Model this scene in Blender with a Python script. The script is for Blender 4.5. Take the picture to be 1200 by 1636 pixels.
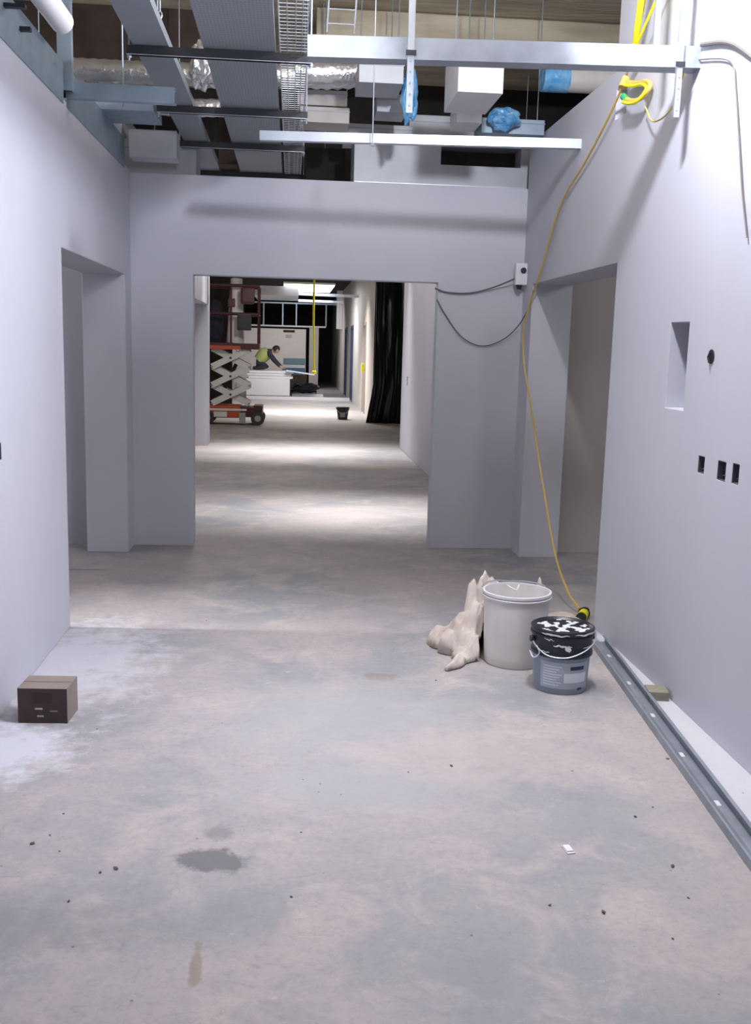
import bpy, bmesh, math, random
from mathutils import Vector, Matrix, noise as mnoise
random.seed(7)
PI = math.pi
sc = bpy.context.scene
COL = sc.collection
for o in list(bpy.data.objects): bpy.data.objects.remove(o)

# ------------------------------------------------------------------ camera
cam = bpy.data.objects.new('camera', bpy.data.cameras.new('camera'))
COL.objects.link(cam); sc.camera = cam
cam.data.sensor_fit = 'HORIZONTAL'; cam.data.sensor_width = 36.0
cam.data.lens = 1590.86 / 1200 * 36.0
cam.data.clip_start = 0.05; cam.data.clip_end = 200
RT = Vector((0.99620818, -0.08266512, 0.02712444)); UP = Vector((-0.01310201, 0.16566766, 0.9860946)); FW = Vector((0.08600927, 0.9827109, -0.1639564))
cam.matrix_world = Matrix(((RT.x, UP.x, -FW.x, 0), (RT.y, UP.y, -FW.y, 0), (RT.z, UP.z, -FW.z, 1.55), (0, 0, 0, 1)))

# ------------------------------------------------------------------ world, view
w = bpy.data.worlds.new('world'); sc.world = w; w.use_nodes = True
w.node_tree.nodes['Background'].inputs[0].default_value = (0.55, 0.6, 0.75, 1)
w.node_tree.nodes['Background'].inputs[1].default_value = 0.02
sc.view_settings.view_transform = 'Standard'
try: sc.view_settings.look = 'None'
except Exception: pass
sc.view_settings.gamma = 1.0; sc.view_settings.use_curve_mapping = False
sc.view_settings.exposure = 0.08

# ------------------------------------------------------------------ lights
def area(name, loc, target, size, energy, color, size_y=None, spread=180):
    l = bpy.data.lights.new(name, 'AREA'); l.energy = energy; l.color = color
    l.shape = 'RECTANGLE'; l.size = size; l.size_y = size_y or size; l.spread = math.radians(spread)
    o = bpy.data.objects.new(name, l); COL.objects.link(o); o.location = loc
    o.rotation_euler = (Vector(target) - Vector(loc)).to_track_quat('-Z', 'Y').to_euler()
    return o
def point(name, loc, energy, color, r=0.08):
    l = bpy.data.lights.new(name, 'POINT'); l.energy = energy; l.color = color; l.shadow_soft_size = r
    o = bpy.data.objects.new(name, l); COL.objects.link(o); o.location = loc
    return o
COOL = (0.90, 0.905, 1.0); NEUT = (1.0, 0.96, 0.95); WARM = (1.0, 0.92, 0.86)
def spot(name, loc, target, energy, color, angle, blend=.5, r=.1):
    l = bpy.data.lights.new(name, 'SPOT'); l.energy = energy; l.color = color; l.spot_size = math.radians(angle); l.spot_blend = blend; l.shadow_soft_size = r
    o = bpy.data.objects.new(name, l); COL.objects.link(o); o.location = loc
    o.rotation_euler = (Vector(target) - Vector(loc)).to_track_quat('-Z', 'Y').to_euler()
    return o
point('bay_light', (1.05, 3.62, 3.46), 235, COOL, 0.08)
point('void_fill_light', (-0.1, 5.4, 3.72), 16, NEUT, 0.10)  # added fill for the ceiling services, no fitting there
spot('cross_wall_fill_light', (0.1, 2.1, 2.60), (0.0, 7.6, 2.95), 100, COOL, 42, 1.0, .25)  # added spot, its soft cone shapes the falloff down the cross wall
area('floor_fill_light', (0.1, 4.0, 3.4), (0.1, 4.0, 0), 0.6, 10, NEUT, 0.5, 86)  # added overhead fill that brightens the near floor
area('side_fill_light', (0.9, 3.0, 2.95), (-1.2, 4.3, 1.0), 0.4, 9, COOL, 0.4, 90)
spot('left_room_light', (-2.9, 5.45, 2.3), (-0.6, 5.30, 0), 300, NEUT, 44, 1.0, .06)
point('left_room_fill', (-3.4, 7.0, 2.2), 34, NEUT, .2)
area('right_room_light', (3.6, 5.4, 2.6), (2.0, 6.3, 0.5), 0.5, 12, NEUT)
area('second_bay_light', (0.2, 9.25, 3.3), (0.2, 9.25, 0), 2.4, 34, NEUT, 0.15, 52)
area('third_bay_light', (0.2, 14.6, 3.1), (0.2, 14.6, 0), 2.4, 44, NEUT, 0.1, 66)
point('third_bay_side_light', (-0.9, 11.6, 2.9), 60, NEUT, .15)
point('lift_front_fill_light', (-0.3, 16.4, 2.95), 75, NEUT, .15)  # added fill, hidden overhead, to brighten the lift front
area('lift_bay_light', (0.3, 23.2, 3.2), (0.2, 23.0, 0), 1.6, 130, WARM, 0.3, 110)
area('far_bay_light', (0.4, 26.3, 2.8), (0.4, 27.5, 0), 1.2, 70, NEUT, 0.3, 150)
area('far_end_light', (0.0, 33.5, 3.0), (0.1, 34.5, 0.8), 1.0, 45, NEUT, 0.3)

# ------------------------------------------------------------------ materials
def mat(name, color, rough=0.6, metal=0.0, var=0.0, scale=6.0, bump=0.0, bscale=60.0, color2=None, aniso=None, spec=0.5, emit=None):
    m = bpy.data.materials.new(name); m.use_nodes = True
    nt = m.node_tree; b = nt.nodes['Principled BSDF']
    b.inputs['Roughness'].default_value = rough; b.inputs['Metallic'].default_value = metal
    b.inputs['Specular IOR Level'].default_value = spec
    c = tuple(color) + (1,)
    tc = nt.nodes.new('ShaderNodeTexCoord')
    if color2 is None: color2 = tuple(max(0, x * (1 - var)) for x in color)
    n = nt.nodes.new('ShaderNodeTexNoise'); n.inputs['Scale'].default_value = scale; n.inputs['Detail'].default_value = 5
    mp = nt.nodes.new('ShaderNodeMapping')
    if aniso: mp.inputs['Scale'].default_value = aniso
    nt.links.new(tc.outputs['Object'], mp.inputs[0]); nt.links.new(mp.outputs[0], n.inputs['Vector'])
    r = nt.nodes.new('ShaderNodeValToRGB'); r.color_ramp.elements[0].position = .35; r.color_ramp.elements[1].position = .65
    r.color_ramp.elements[0].color = c; r.color_ramp.elements[1].color = tuple(color2) + (1,)
    nt.links.new(n.outputs['Fac'], r.inputs[0]); nt.links.new(r.outputs[0], b.inputs['Base Color'])
    if bump:
        n2 = nt.nodes.new('ShaderNodeTexNoise'); n2.inputs['Scale'].default_value = bscale; n2.inputs['Detail'].default_value = 4
        nt.links.new(mp.outputs[0], n2.inputs['Vector'])
        bp = nt.nodes.new('ShaderNodeBump'); bp.inputs['Strength'].default_value = bump; bp.inputs['Distance'].default_value = 0.02
        nt.links.new(n2.outputs['Fac'], bp.inputs['Height']); nt.links.new(bp.outputs[0], b.inputs['Normal'])
    if emit:
        b.inputs['Emission Color'].default_value = c; b.inputs['Emission Strength'].default_value = emit
    return m
M = {}
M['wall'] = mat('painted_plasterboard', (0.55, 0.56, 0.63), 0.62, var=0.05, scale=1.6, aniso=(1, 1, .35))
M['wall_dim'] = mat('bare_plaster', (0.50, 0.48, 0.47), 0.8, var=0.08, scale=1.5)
M['galv'] = mat('galvanised_steel', (0.36, 0.40, 0.46), 0.5, 0.5, var=0.18, scale=9)
M['galv_dull'] = mat('dull_galvanised_steel', (0.33, 0.42, 0.50), 0.5, 0.5, var=0.15, scale=9)
M['tray'] = mat('cable_tray_steel', (0.30, 0.34, 0.38), 0.55, 0.3, var=0.06, scale=5)
M['zinc'] = mat('bright_zinc', (0.50, 0.55, 0.62), 0.4, 0.6, var=0.1)
M['black'] = mat('black_steel', (0.015, 0.016, 0.022), 0.5)
M['foil'] = mat('silver_foil', (0.78, 0.78, 0.80), 0.25, 0.85, var=0.15, bump=0.9, bscale=14)
M['duct'] = mat('duct_sheet_metal', (0.50, 0.52, 0.56), 0.5, 0.25, var=0.15, scale=3)
M['duct_lag'] = mat('lagged_duct', (0.60, 0.57, 0.54), 0.7, var=0.12, scale=5)
M['white_panel'] = mat('white_board', (0.75, 0.75, 0.78), 0.5, var=0.04)
M['blue_wrap'] = mat('blue_plastic_wrap', (0.07, 0.30, 0.62), 0.25, color2=(0.25, 0.50, 0.75), scale=14, bump=0.6, bscale=18)
M['slab'] = mat('rough_concrete_soffit', (0.62, 0.56, 0.42), 0.9, color2=(0.42, 0.36, 0.26), scale=2.2, bump=0.5, bscale=9, aniso=(.6, 3, 3))
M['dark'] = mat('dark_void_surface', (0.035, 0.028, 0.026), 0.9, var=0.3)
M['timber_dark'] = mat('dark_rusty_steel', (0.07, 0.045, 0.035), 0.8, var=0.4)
M['orange'] = mat('orange_red_paint', (0.55, 0.085, 0.03), 0.45, var=0.15)
M['darkred'] = mat('dark_red_paint', (0.075, 0.012, 0.014), 0.5, var=0.2)
M['white_steel'] = mat('white_painted_steel', (0.75, 0.76, 0.74), 0.4, var=0.06)
M['rubber'] = mat('grey_rubber', (0.05, 0.05, 0.055), 0.8)
M['hubgrey'] = mat('wheel_hub_grey', (0.35, 0.37, 0.38), 0.5)
M['card'] = mat('brown_cardboard', (0.27, 0.22, 0.20), 0.85, var=0.12, scale=8)
M['card_front'] = mat('dark_printed_cardboard', (0.055, 0.036, 0.030), 0.7, var=0.2, scale=7)
M['card_print'] = mat('dark_red_print', (0.035, 0.010, 0.012), 0.6)
M['tape'] = mat('pale_tape', (0.42, 0.38, 0.36), 0.4)
M['bucket'] = mat('dusty_white_plastic', (0.74, 0.72, 0.70), 0.5, color2=(0.60, 0.58, 0.56), scale=5, aniso=(1, 1, .4))
M['pail'] = mat('blue_grey_plastic', (0.24, 0.29, 0.36), 0.35, var=0.1)
M['blackplastic'] = mat('black_plastic_with_plaster', (0.012, 0.013, 0.025), 0.35)
M['plaster'] = mat('dried_plaster', (0.70, 0.70, 0.72), 0.8, var=0.1, bump=.4)
M['label'] = mat('pail_label', (0.40, 0.46, 0.53), 0.5, var=0.05)
M['labelink'] = mat('navy_ink', (0.02, 0.03, 0.10), 0.5)
M['labelline'] = mat('white_ink', (0.72, 0.76, 0.82), 0.5)
M['cloth'] = mat('canvas_cloth', (0.64, 0.58, 0.54), 0.9, color2=(0.50, 0.43, 0.37), scale=9, bump=.3, bscale=30)
M['yellow'] = mat('yellow_cable', (0.62, 0.44, 0.12), 0.6)
M['brightyellow'] = mat('bright_yellow_cable', (0.80, 0.76, 0.02), 0.45)
M['green'] = mat('green_plug', (0.05, 0.40, 0.14), 0.5)
M['thincable'] = mat('grey_cable', (0.13, 0.12, 0.12), 0.6)
M['whiteplastic'] = mat('white_plastic', (0.72, 0.72, 0.76), 0.4)
M['hivis'] = mat('hi_vis_fabric', (0.38, 0.42, 0.14), 0.8, var=.1)
M['skin'] = mat('skin', (0.42, 0.27, 0.20), 0.6)
M['hair'] = mat('dark_hair', (0.012, 0.010, 0.010), 0.7)
M['trousers'] = mat('dark_workwear', (0.02, 0.022, 0.035), 0.85)
M['foam'] = mat('olive_insulation_foam', (0.30, 0.29, 0.22), 0.85, var=.2, scale=14)
M['bluebox'] = mat('blue_plastic_box', (0.05, 0.15, 0.28), 0.5)
M['tealbox'] = mat('teal_plastic_box', (0.16, 0.30, 0.34), 0.5)
M['blueframe'] = mat('blue_grey_frame', (0.05, 0.075, 0.14), 0.5)
M['pinkframe'] = mat('pale_pink_primer', (0.42, 0.36, 0.37), 0.6)
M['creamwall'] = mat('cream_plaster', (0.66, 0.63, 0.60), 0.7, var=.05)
M['blacksheet'] = mat('black_polythene', (0.008, 0.008, 0.012), 0.35, bump=.5, bscale=4, aniso=(4, 4, .3))
M['lamp'] = mat('lit_diffuser', (1, 1, 1), 0.5, emit=5)
M['debris'] = mat('dark_debris', (0.10, 0.095, 0.09), 0.9)
M['paper'] = mat('white_paper', (0.75, 0.74, 0.78), 0.7)
M['steelbox'] = mat('galvanised_back_box', (0.12, 0.13, 0.16), 0.6, 0.4)

def floor_material():
    m = bpy.data.materials.new('dusty_concrete_floor'); m.use_nodes = True
    nt = m.node_tree; N = nt.nodes; L = nt.links; b = N['Principled BSDF']
    b.inputs['Roughness'].default_value = 0.62; b.inputs['Specular IOR Level'].default_value = 0.35
    tc = N.new('ShaderNodeTexCoord'); sx = N.new('ShaderNodeSeparateXYZ'); L.new(tc.outputs['Object'], sx.inputs[0])
    def noise(scale, detail=6, rough=.6, dist=0, aniso=None):
        n = N.new('ShaderNodeTexNoise'); n.inputs['Scale'].default_value = scale; n.inputs['Detail'].default_value = detail
        n.inputs['Roughness'].default_value = rough; n.inputs['Distortion'].default_value = dist
        if aniso:
            mp = N.new('ShaderNodeMapping'); mp.inputs['Scale'].default_value = aniso
            L.new(tc.outputs['Object'], mp.inputs[0]); L.new(mp.outputs[0], n.inputs['Vector'])
        else: L.new(tc.outputs['Object'], n.inputs['Vector'])
        return n.outputs['Fac']
    def ramp(f, a, b_, ca=(0, 0, 0, 1), cb=(1, 1, 1, 1)):
        r = N.new('ShaderNodeValToRGB'); r.color_ramp.elements[0].position = a; r.color_ramp.elements[1].position = b_
        r.color_ramp.elements[0].color = ca; r.color_ramp.elements[1].color = cb; L.new(f, r.inputs[0]); return r.outputs[0]
    def mix(fac, a, b_, mode='MIX'):
        x = N.new('ShaderNodeMix'); x.data_type = 'RGBA'; x.blend_type = mode
        for s, v in ((0, fac), (6, a), (7, b_)):
            if isinstance(v, (tuple, float, int)): x.inputs[s].default_value = v
            else: L.new(v, x.inputs[s])
        return x.outputs[2]
    def math_(op, a, b_=None, clamp=False):
        x = N.new('ShaderNodeMath'); x.operation = op; x.use_clamp = clamp
        for i, v in ((0, a), (1, b_)):
            if v is None: continue
            if isinstance(v, (float, int)): x.inputs[i].default_value = v
            else: L.new(v, x.inputs[i])
        return x.outputs[0]
    col = ramp(noise(0.9, 7, .62, .4), .36, .64, (0.27, 0.285, 0.31, 1), (0.44, 0.40, 0.395, 1))
    col = mix(ramp(noise(3.2, 8, .65, .6), .48, .72), col, (0.50, 0.445, 0.43, 1))
    col = mix(math_('MULTIPLY', ramp(noise(1.7, 8, .7, 1.0, (1, 1.6, 1)), .56, .66), .45), col, (0.30, 0.315, 0.34, 1))
    col = mix(math_('MULTIPLY', ramp(noise(7, 9, .75, 1.5), .60, .72), .40), col, (0.62, 0.60, 0.61, 1))
    col = mix(math_('MULTIPLY', ramp(noise(13, 6, .8, 1), .64, .72), .40), col, (0.20, 0.19, 0.19, 1))
    col = mix(math_('MULTIPLY', ramp(noise(34, 8, .8, .5), .48, .66), .42), col, (0.24, 0.235, 0.24, 1))
    col = mix(math_('MULTIPLY', ramp(noise(26, 8, .8, .8, (1, 2.2, 1)), .60, .68), .35), col, (0.66, 0.64, 0.65, 1))
    col = mix(math_('MULTIPLY', ramp(noise(4.5, 9, .8, 2.2, (1, 2, 1)), .56, .63), .42), col, (0.25, 0.26, 0.275, 1))
    # individual marks: centre x, y, radii, colour, strength
    def blob(cx, cy, rx, ry, colr, k, soft=.6):
        nonlocal col
        dx = math_('DIVIDE', math_('SUBTRACT', sx.outputs[0], cx), rx); dy = math_('DIVIDE', math_('SUBTRACT', sx.outputs[1], cy), ry)
        d = math_('SQRT', math_('ADD', math_('MULTIPLY', dx, dx), math_('MULTIPLY', dy, dy)))
        d = math_('ADD', d, math_('MULTIPLY', math_('SUBTRACT', nz, .5), 3.2))
        r = N.new('ShaderNodeMapRange'); r.inputs['From Min'].default_value = 1 + soft / 2; r.inputs['From Max'].default_value = 1 - soft / 2
        r.inputs['To Max'].default_value = k; L.new(d, r.inputs[0]); col = mix(r.outputs[0], col, colr)
    nz = noise(9, 6, .7)
    blob(-0.22, 2.83, .09, .075, (0.13, 0.135, 0.145, 1), .8, .5)
    blob(-0.21, 3.0, .05, .05, (0.17, 0.17, 0.18, 1), .5)
    blob(0.434, 4.54, .075, .055, (0.26, 0.22, 0.20, 1), .8, .3)
    blob(0.25, 4.0, .5, .42, (0.36, 0.37, 0.39, 1), .6, .8)
    blob(0.3, 3.35, .42, .2, (0.35, 0.365, 0.39, 1), .6, .8)
    blob(0.85, 3.05, .35, .06, (0.32, 0.32, 0.34, 1), .5, .9)
    blob(-0.22, 2.33, .014, .09, (0.24, 0.17, 0.14, 1), .6, .6)
    blob(-0.75, 2.5, .45, .10, (0.22, 0.22, 0.235, 1), .55, 1.0)
    blob(0.7, 3.6, .35, .25, (0.48, 0.42, 0.40, 1), .5, 1.0)
    blob(-1.12, 3.68, .26, .26, (0.66, 0.68, 0.76, 1), .75, .8)
    blob(-1.05, 4.75, .36, .62, (0.62, 0.63, 0.70, 1), .7, .9)
    blob(-1.4, 6.75, .15, .02, (0.15, 0.15, 0.15, 1), .6, .6)
    # white primer overspray along the right-hand wall
    e = math_('ADD', sx.outputs[0], math_('MULTIPLY', math_('SUBTRACT', noise(3), .5), .10))
    e = math_('SUBTRACT', e, math_('MULTIPLY', sx.outputs[1], .075))
    s = N.new('ShaderNodeMapRange'); s.inputs['From Min'].default_value = 1.27; s.inputs['From Max'].default_value = 1.33; s.inputs['To Max'].default_value = .75
    L.new(e, s.inputs[0])
    g = N.new('ShaderNodeMapRange'); g.inputs['From Min'].default_value = 5.35; g.inputs['From Max'].default_value = 5.2; L.new(sx.outputs[1], g.inputs[0])
    col = mix(math_('MULTIPLY', s.outputs[0], g.outputs[0]), col, (0.70, 0.71, 0.78, 1))
    # tiny specks
    v = N.new('ShaderNodeTexVoronoi'); v.inputs['Scale'].default_value = 16; L.new(tc.outputs['Object'], v.inputs['Vector'])
    sp = ramp(v.outputs['Distance'], .05, .09, (1, 1, 1, 1), (0, 0, 0, 1))
    sel = ramp(noise(2.3, 3), .56, .60)
    col = mix(math_('MULTIPLY', math_('MULTIPLY', sp, sel), .7), col, (0.10, 0.09, 0.09, 1))
    L.new(col, b.inputs['Base Color'])
    bp = N.new('ShaderNodeBump'); bp.inputs['Strength'].default_value = .12; bp.inputs['Distance'].default_value = .01
    L.new(noise(22, 8, .7), bp.inputs['Height']); L.new(bp.outputs[0], b.inputs['Normal'])
    return m
M['floor'] = floor_material()

# ------------------------------------------------------------------ mesh helpers
class MB:
    def __init__(s): s.bm = bmesh.new()
    def box(s, x0, x1, y0, y1, z0, z1, bev=0):
        b = bmesh.new(); bmesh.ops.create_cube(b, size=1)
        for v in b.verts: v.co = Vector(((x0 + x1) / 2 + v.co.x * (x1 - x0), (y0 + y1) / 2 + v.co.y * (y1 - y0), (z0 + z1) / 2 + v.co.z * (z1 - z0)))
        if bev: bmesh.ops.bevel(b, geom=b.edges[:], offset=bev, segments=2, affect='EDGES', profile=.7)
        return s.merge(b)
    def merge(s, b, mtx=None):
        if mtx is not None: bmesh.ops.transform(b, matrix=mtx, verts=b.verts[:])
        me = bpy.data.meshes.new('tmp'); b.to_mesh(me); b.free(); s.bm.from_mesh(me); bpy.data.meshes.remove(me); return s
    def obox(s, p, q, wdt, hgt, bev=0):
        """box running from p to q, wdt across, hgt up"""
        p = Vector(p); q = Vector(q); d = q - p; L = d.length
        b = bmesh.new(); bmesh.ops.create_cube(b, size=1)
        for v in b.verts: v.co = Vector((v.co.x * wdt, v.co.y * L, v.co.z * hgt))
        if bev: bmesh.ops.bevel(b, geom=b.edges[:], offset=bev, segments=1, affect='EDGES')
        y = d.normalized(); up = Vector((0, 0, 1)) if abs(y.z) < .95 else Vector((0, 1, 0))
        x = y.cross(up).normalized(); z = x.cross(y)
        m = Matrix((x, y, z)).transposed().to_4x4(); m.translation = (p + q) / 2
        return s.merge(b, m)
    def cyl(s, p, q, r0, r1=None, n=20, cap=True):
        r1 = r0 if r1 is None else r1; p = Vector(p); q = Vector(q); d = q - p
        b = bmesh.new(); bmesh.ops.create_cone(b, cap_ends=cap, segments=n, radius1=r0, radius2=r1, depth=d.length)
        m = d.to_track_quat('Z', 'Y').to_matrix().to_4x4(); m.translation = (p + q) / 2
        return s.merge(b, m)
    def ball(s, c, r, sub=3, scale=(1, 1, 1)):
        b = bmesh.new(); bmesh.ops.create_icosphere(b, subdivisions=sub, radius=r)
        for v in b.verts: v.co = Vector((v.co.x * scale[0] + c[0], v.co.y * scale[1] + c[1], v.co.z * scale[2] + c[2]))
        return s.merge(b)
    def lathe(s, prof, c=(0, 0, 0), n=48):
        b = s.bm; rings = []
        for r, z in prof:
            if r < 1e-6: rings.append([b.verts.new((c[0], c[1], c[2] + z))])
            else: rings.append([b.verts.new((c[0] + r * math.cos(2 * PI * i / n), c[1] + r * math.sin(2 * PI * i / n), c[2] + z)) for i in range(n)])
        for a, d in zip(rings, rings[1:]):
            for i in range(n):
                j = (i + 1) % n
                if len(a) == 1 and len(d) == 1: continue
                if len(a) == 1: b.faces.new((a[0], d[j], d[i]))
                elif len(d) == 1: b.faces.new((a[i], a[j], d[0]))
                else: b.faces.new((a[i], a[j], d[j], d[i]))
        return s
    def tube(s, pts, r, n=8, ribs=None, closed=False):
        b = s.bm; pts = [Vector(p) for p in pts]; prev = None; rings = []
        for k, p in enumerate(pts):
            d = (pts[min(k + 1, len(pts) - 1)] - pts[max(k - 1, 0)]).normalized()
            if prev is None: x = d.orthogonal().normalized()
            else: x = (prev - d * prev.dot(d)).normalized()
            prev = x; y = d.cross(x); rr = r if ribs is None else r * (1 + (ribs if k % 2 else 0))
            rings.append([b.verts.new(p + (x * math.cos(2 * PI * i / n) + y * math.sin(2 * PI * i / n)) * rr) for i in range(n)])
        for a, d in zip(rings, rings[1:]):
            for i in range(n): j = (i + 1) % n; b.faces.new((a[i], a[j], d[j], d[i]))
        b.faces.new(rings[0][::-1]); b.faces.new(rings[-1]); return s
    def xz(s, pts, y0, y1):
        """outline in x,z extruded along y"""
        b = s.bm; A = [b.verts.new((x, y0, z)) for x, z in pts]; B = [b.verts.new((x, y1, z)) for x, z in pts]
        n = len(pts); b.faces.new(A); b.faces.new(B[::-1])
        for i in range(n): j = (i + 1) % n; b.faces.new((A[j], A[i], B[i], B[j]))
        return s
    def build(s, name, m, parent=None, smooth=False, loc=None):
        bmesh.ops.recalc_face_normals(s.bm, faces=s.bm.faces[:])
        me = bpy.data.meshes.new(name); 
        if loc is not None: bmesh.ops.translate(s.bm, verts=s.bm.verts[:], vec=-Vector(loc))
        s.bm.to_mesh(me); s.bm.free(); me.materials.append(M[m] if isinstance(m, str) else m)
        if smooth:
            me.polygons.foreach_set('use_smooth', [True] * len(me.polygons))
            me.set_sharp_from_angle(angle=math.radians(40))
        o = bpy.data.objects.new(name, me); COL.objects.link(o)
        if loc is not None: o.location = loc
        if parent is not None: o.parent = parent
        return o
def thing(name, label, cat, loc=(0, 0, 0), rz=0, group=None):
    o = bpy.data.objects.new(name, None); COL.objects.link(o); o.location = loc; o.rotation_euler.z = rz
    o.empty_display_size = .05
    return tag(o, label, cat, group)
def tag(o, label, cat, group=None, kind=None):
    if label: o['label'] = label
    if cat: o['category'] = cat
    if group: o['group'] = group
    if kind: o['kind'] = kind
    return o
def struct(o, label=None):
    o['kind'] = 'structure'
    if label: o['label'] = label
    return o
def copy_tree(o, parent=None):
    c = o.copy(); COL.objects.link(c)
    if parent is not None: c.parent = parent
    for ch in list(o.children): copy_tree(ch, c)
    return c
def spline(pts, n=8):
    P = [Vector(p) for p in pts]; P = [P[0] * 2 - P[1]] + P + [P[-1] * 2 - P[-2]]; out = []
    for i in range(1, len(P) - 2):
        for k in range(n):
            t = k / n; a, b, c, d = P[i - 1:i + 3]
            out.append(.5 * (2 * b + (c - a) * t + (2 * a - 5 * b + 4 * c - d) * t * t + (3 * b - 3 * c + d - a) * t ** 3))
    out.append(P[-2]); return out
def wall_grid(name, axis, pos, thick, ext, holes, m='wall', label=None, bev=0.0):
    """wall slab normal to axis ('x' or 'y') from pos to pos+thick; ext=(a0,a1,z0,z1); holes=[(a0,a1,z0,z1,depth or None)] cut from pos"""
    As = sorted({ext[0], ext[1]} | {h[i] for h in holes for i in (0, 1) if ext[0] < h[i] < ext[1]})
    Zs = sorted({ext[2], ext[3]} | {h[i] for h in holes for i in (2, 3) if ext[2] < h[i] < ext[3]})
    sg = 1 if thick > 0 else -1
    Ds = sorted({0.0, abs(thick)} | {h[4] for h in holes if h[4]})
    def solid(i, j, k):
        if not (0 <= i < len(As) - 1 and 0 <= j < len(Zs) - 1 and 0 <= k < len(Ds) - 1): return False
        a = (As[i] + As[i + 1]) / 2; z = (Zs[j] + Zs[j + 1]) / 2; d = (Ds[k] + Ds[k + 1]) / 2
        return not any(h[0] < a < h[1] and h[2] < z < h[3] and (h[4] is None or d < h[4]) for h in holes)
    b = bmesh.new(); cache = {}
    def V(i, j, k):
        if (i, j, k) not in cache:
            p = pos + sg * Ds[k]; cache[(i, j, k)] = b.verts.new((p, As[i], Zs[j]) if axis == 'x' else (As[i], p, Zs[j]))
        return cache[(i, j, k)]
    for i in range(len(As) - 1):
        for j in range(len(Zs) - 1):
            for k in range(len(Ds) - 1):
                if not solid(i, j, k): continue
                for di, dj, dk, q in ((-1, 0, 0, ((0,0,0),(0,1,0),(0,1,1),(0,0,1))), (1, 0, 0, ((1,0,0),(1,1,0),(1,1,1),(1,0,1))), (0, -1, 0, ((0,0,0),(1,0,0),(1,0,1),(0,0,1))), (0, 1, 0, ((0,1,0),(1,1,0),(1,1,1),(0,1,1))), (0, 0, -1, ((0,0,0),(1,0,0),(1,1,0),(0,1,0))), (0, 0, 1, ((0,0,1),(1,0,1),(1,1,1),(0,1,1)))):
                    if not solid(i + di, j + dj, k + dk): b.faces.new([V(i + x, j + y, k + z) for x, y, z in q])
    mb = MB(); mb.bm.free(); mb.bm = b
    o = mb.build(name, m)
    if bev:
        md = o.modifiers.new('soft edge', 'BEVEL'); md.width = bev; md.segments = 3; md.limit_method = 'ANGLE'
    return struct(o, label)

# ================================================================== STRUCTURE
XR, XL = 1.74, -1.18
fl = MB(); fl.box(-5, 5, -3, 46, -.12, 0); struct(fl.build('floor', 'floor'), 'dusty bare concrete floor')
TOP = 2.76; SLAB = 3.95
BOXES_R = [(4.045, 4.112, 1.055, 1.128), (3.835, 3.915, 1.05, 1.13), (3.715, 3.776, 1.055, 1.135)]
wall_grid('wall_right', 'x', XR, .30, (-3, 7.6, 0, SLAB),
          [(5.38, 7.30, 0, 2.03, None), (4.32, 4.54, 1.305, 1.695, .20), (5.60, 7.60, 3.06, SLAB, None), (5.40, 5.58, 2.80, 2.96, None)]
          + [(a, b, c, d, .05) for a, b, c, d in BOXES_R], label='white skimmed corridor wall on the right', bev=.006)
wall_grid('wall_left', 'x', XL, -.30, (-3, 7.6, 0, TOP), [(5.36, 7.33, 0, 2.005, None), (4.13, 4.185, 1.05, 1.12, .05)], label='white skimmed corridor wall on the left', bev=.006)
wall_grid('wall_back', 'y', 7.6, .13, (-1.48, 2.04, 0, 2.74), [(-.73, 1.09, 0, 2.035, None)], label='white cross wall with the wide doorway', bev=.005)
wall_grid('wall_side_room_left', 'y', 7.64, .13, (-4.6, -1.48, 0, 2.74), [])
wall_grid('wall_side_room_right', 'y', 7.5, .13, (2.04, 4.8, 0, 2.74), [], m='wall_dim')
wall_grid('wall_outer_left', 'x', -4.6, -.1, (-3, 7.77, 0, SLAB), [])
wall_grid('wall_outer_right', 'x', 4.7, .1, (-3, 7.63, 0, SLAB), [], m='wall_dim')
wall_grid('wall_left_room_near', 'y', 4.4, .1, (-4.6, -1.48, 0, 2.74), [])
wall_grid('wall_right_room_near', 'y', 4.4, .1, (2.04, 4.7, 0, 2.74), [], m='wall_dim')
wall_grid('wall_behind', 'y', -3, -.1, (-4.7, 4.8, 0, SLAB), [], m='timber_dark')  # unseen wall, coloured dark to lessen bounce near the camera
# ceiling slab, with a downstand
cl = MB(); cl.box(-5, 5, -3, 46, SLAB, SLAB + .2); struct(cl.build('ceiling', 'slab'), 'rough concrete soffit above the services')
# beyond the doorway
wall_grid('wall_second_bay_right', 'x', 1.69, .25, (7.73, 15.35, 0, 2.75), [(14.55, 14.62, 1.0, 1.13, .04)], label='white wall right of the next bay', bev=.01)
wall_grid('wall_second_bay_left', 'x', -1.25, -.25, (7.73, 15.6, 0, 3.2), [(12.6, 15.3, 0, 2.1, None)], bev=.006)
wall_grid('wall_third_bay_stub', 'y', 15.2, .13, (-2.6, -1.25, 0, 2.6), [], label='white wall stub left of the doorway view')
wall_grid('wall_third_bay_left', 'x', -3.4, -.1, (7.77, 42, 0, 3.3), [], m='creamwall')
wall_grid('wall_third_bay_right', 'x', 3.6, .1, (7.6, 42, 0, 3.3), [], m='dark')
wall_grid('wall_far_right', 'x', 1.7, .2, (20.45, 43, 0, 3.4), [(23.1, 23.95, 0, 2.1, .12), (27.9, 29.0, 0, 2.12, None), (31, 32.2, 0, 2.1, None)], m='creamwall', label='cream wall far down the corridor on the right')
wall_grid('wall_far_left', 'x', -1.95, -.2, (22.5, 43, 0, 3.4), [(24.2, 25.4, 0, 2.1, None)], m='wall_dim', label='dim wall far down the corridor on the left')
wall_grid('wall_far_end', 'y', 42.6, .2, (-3.5, 3.6, 0, 3.95), [], m='dark', label='dark end of the corridor')
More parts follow.
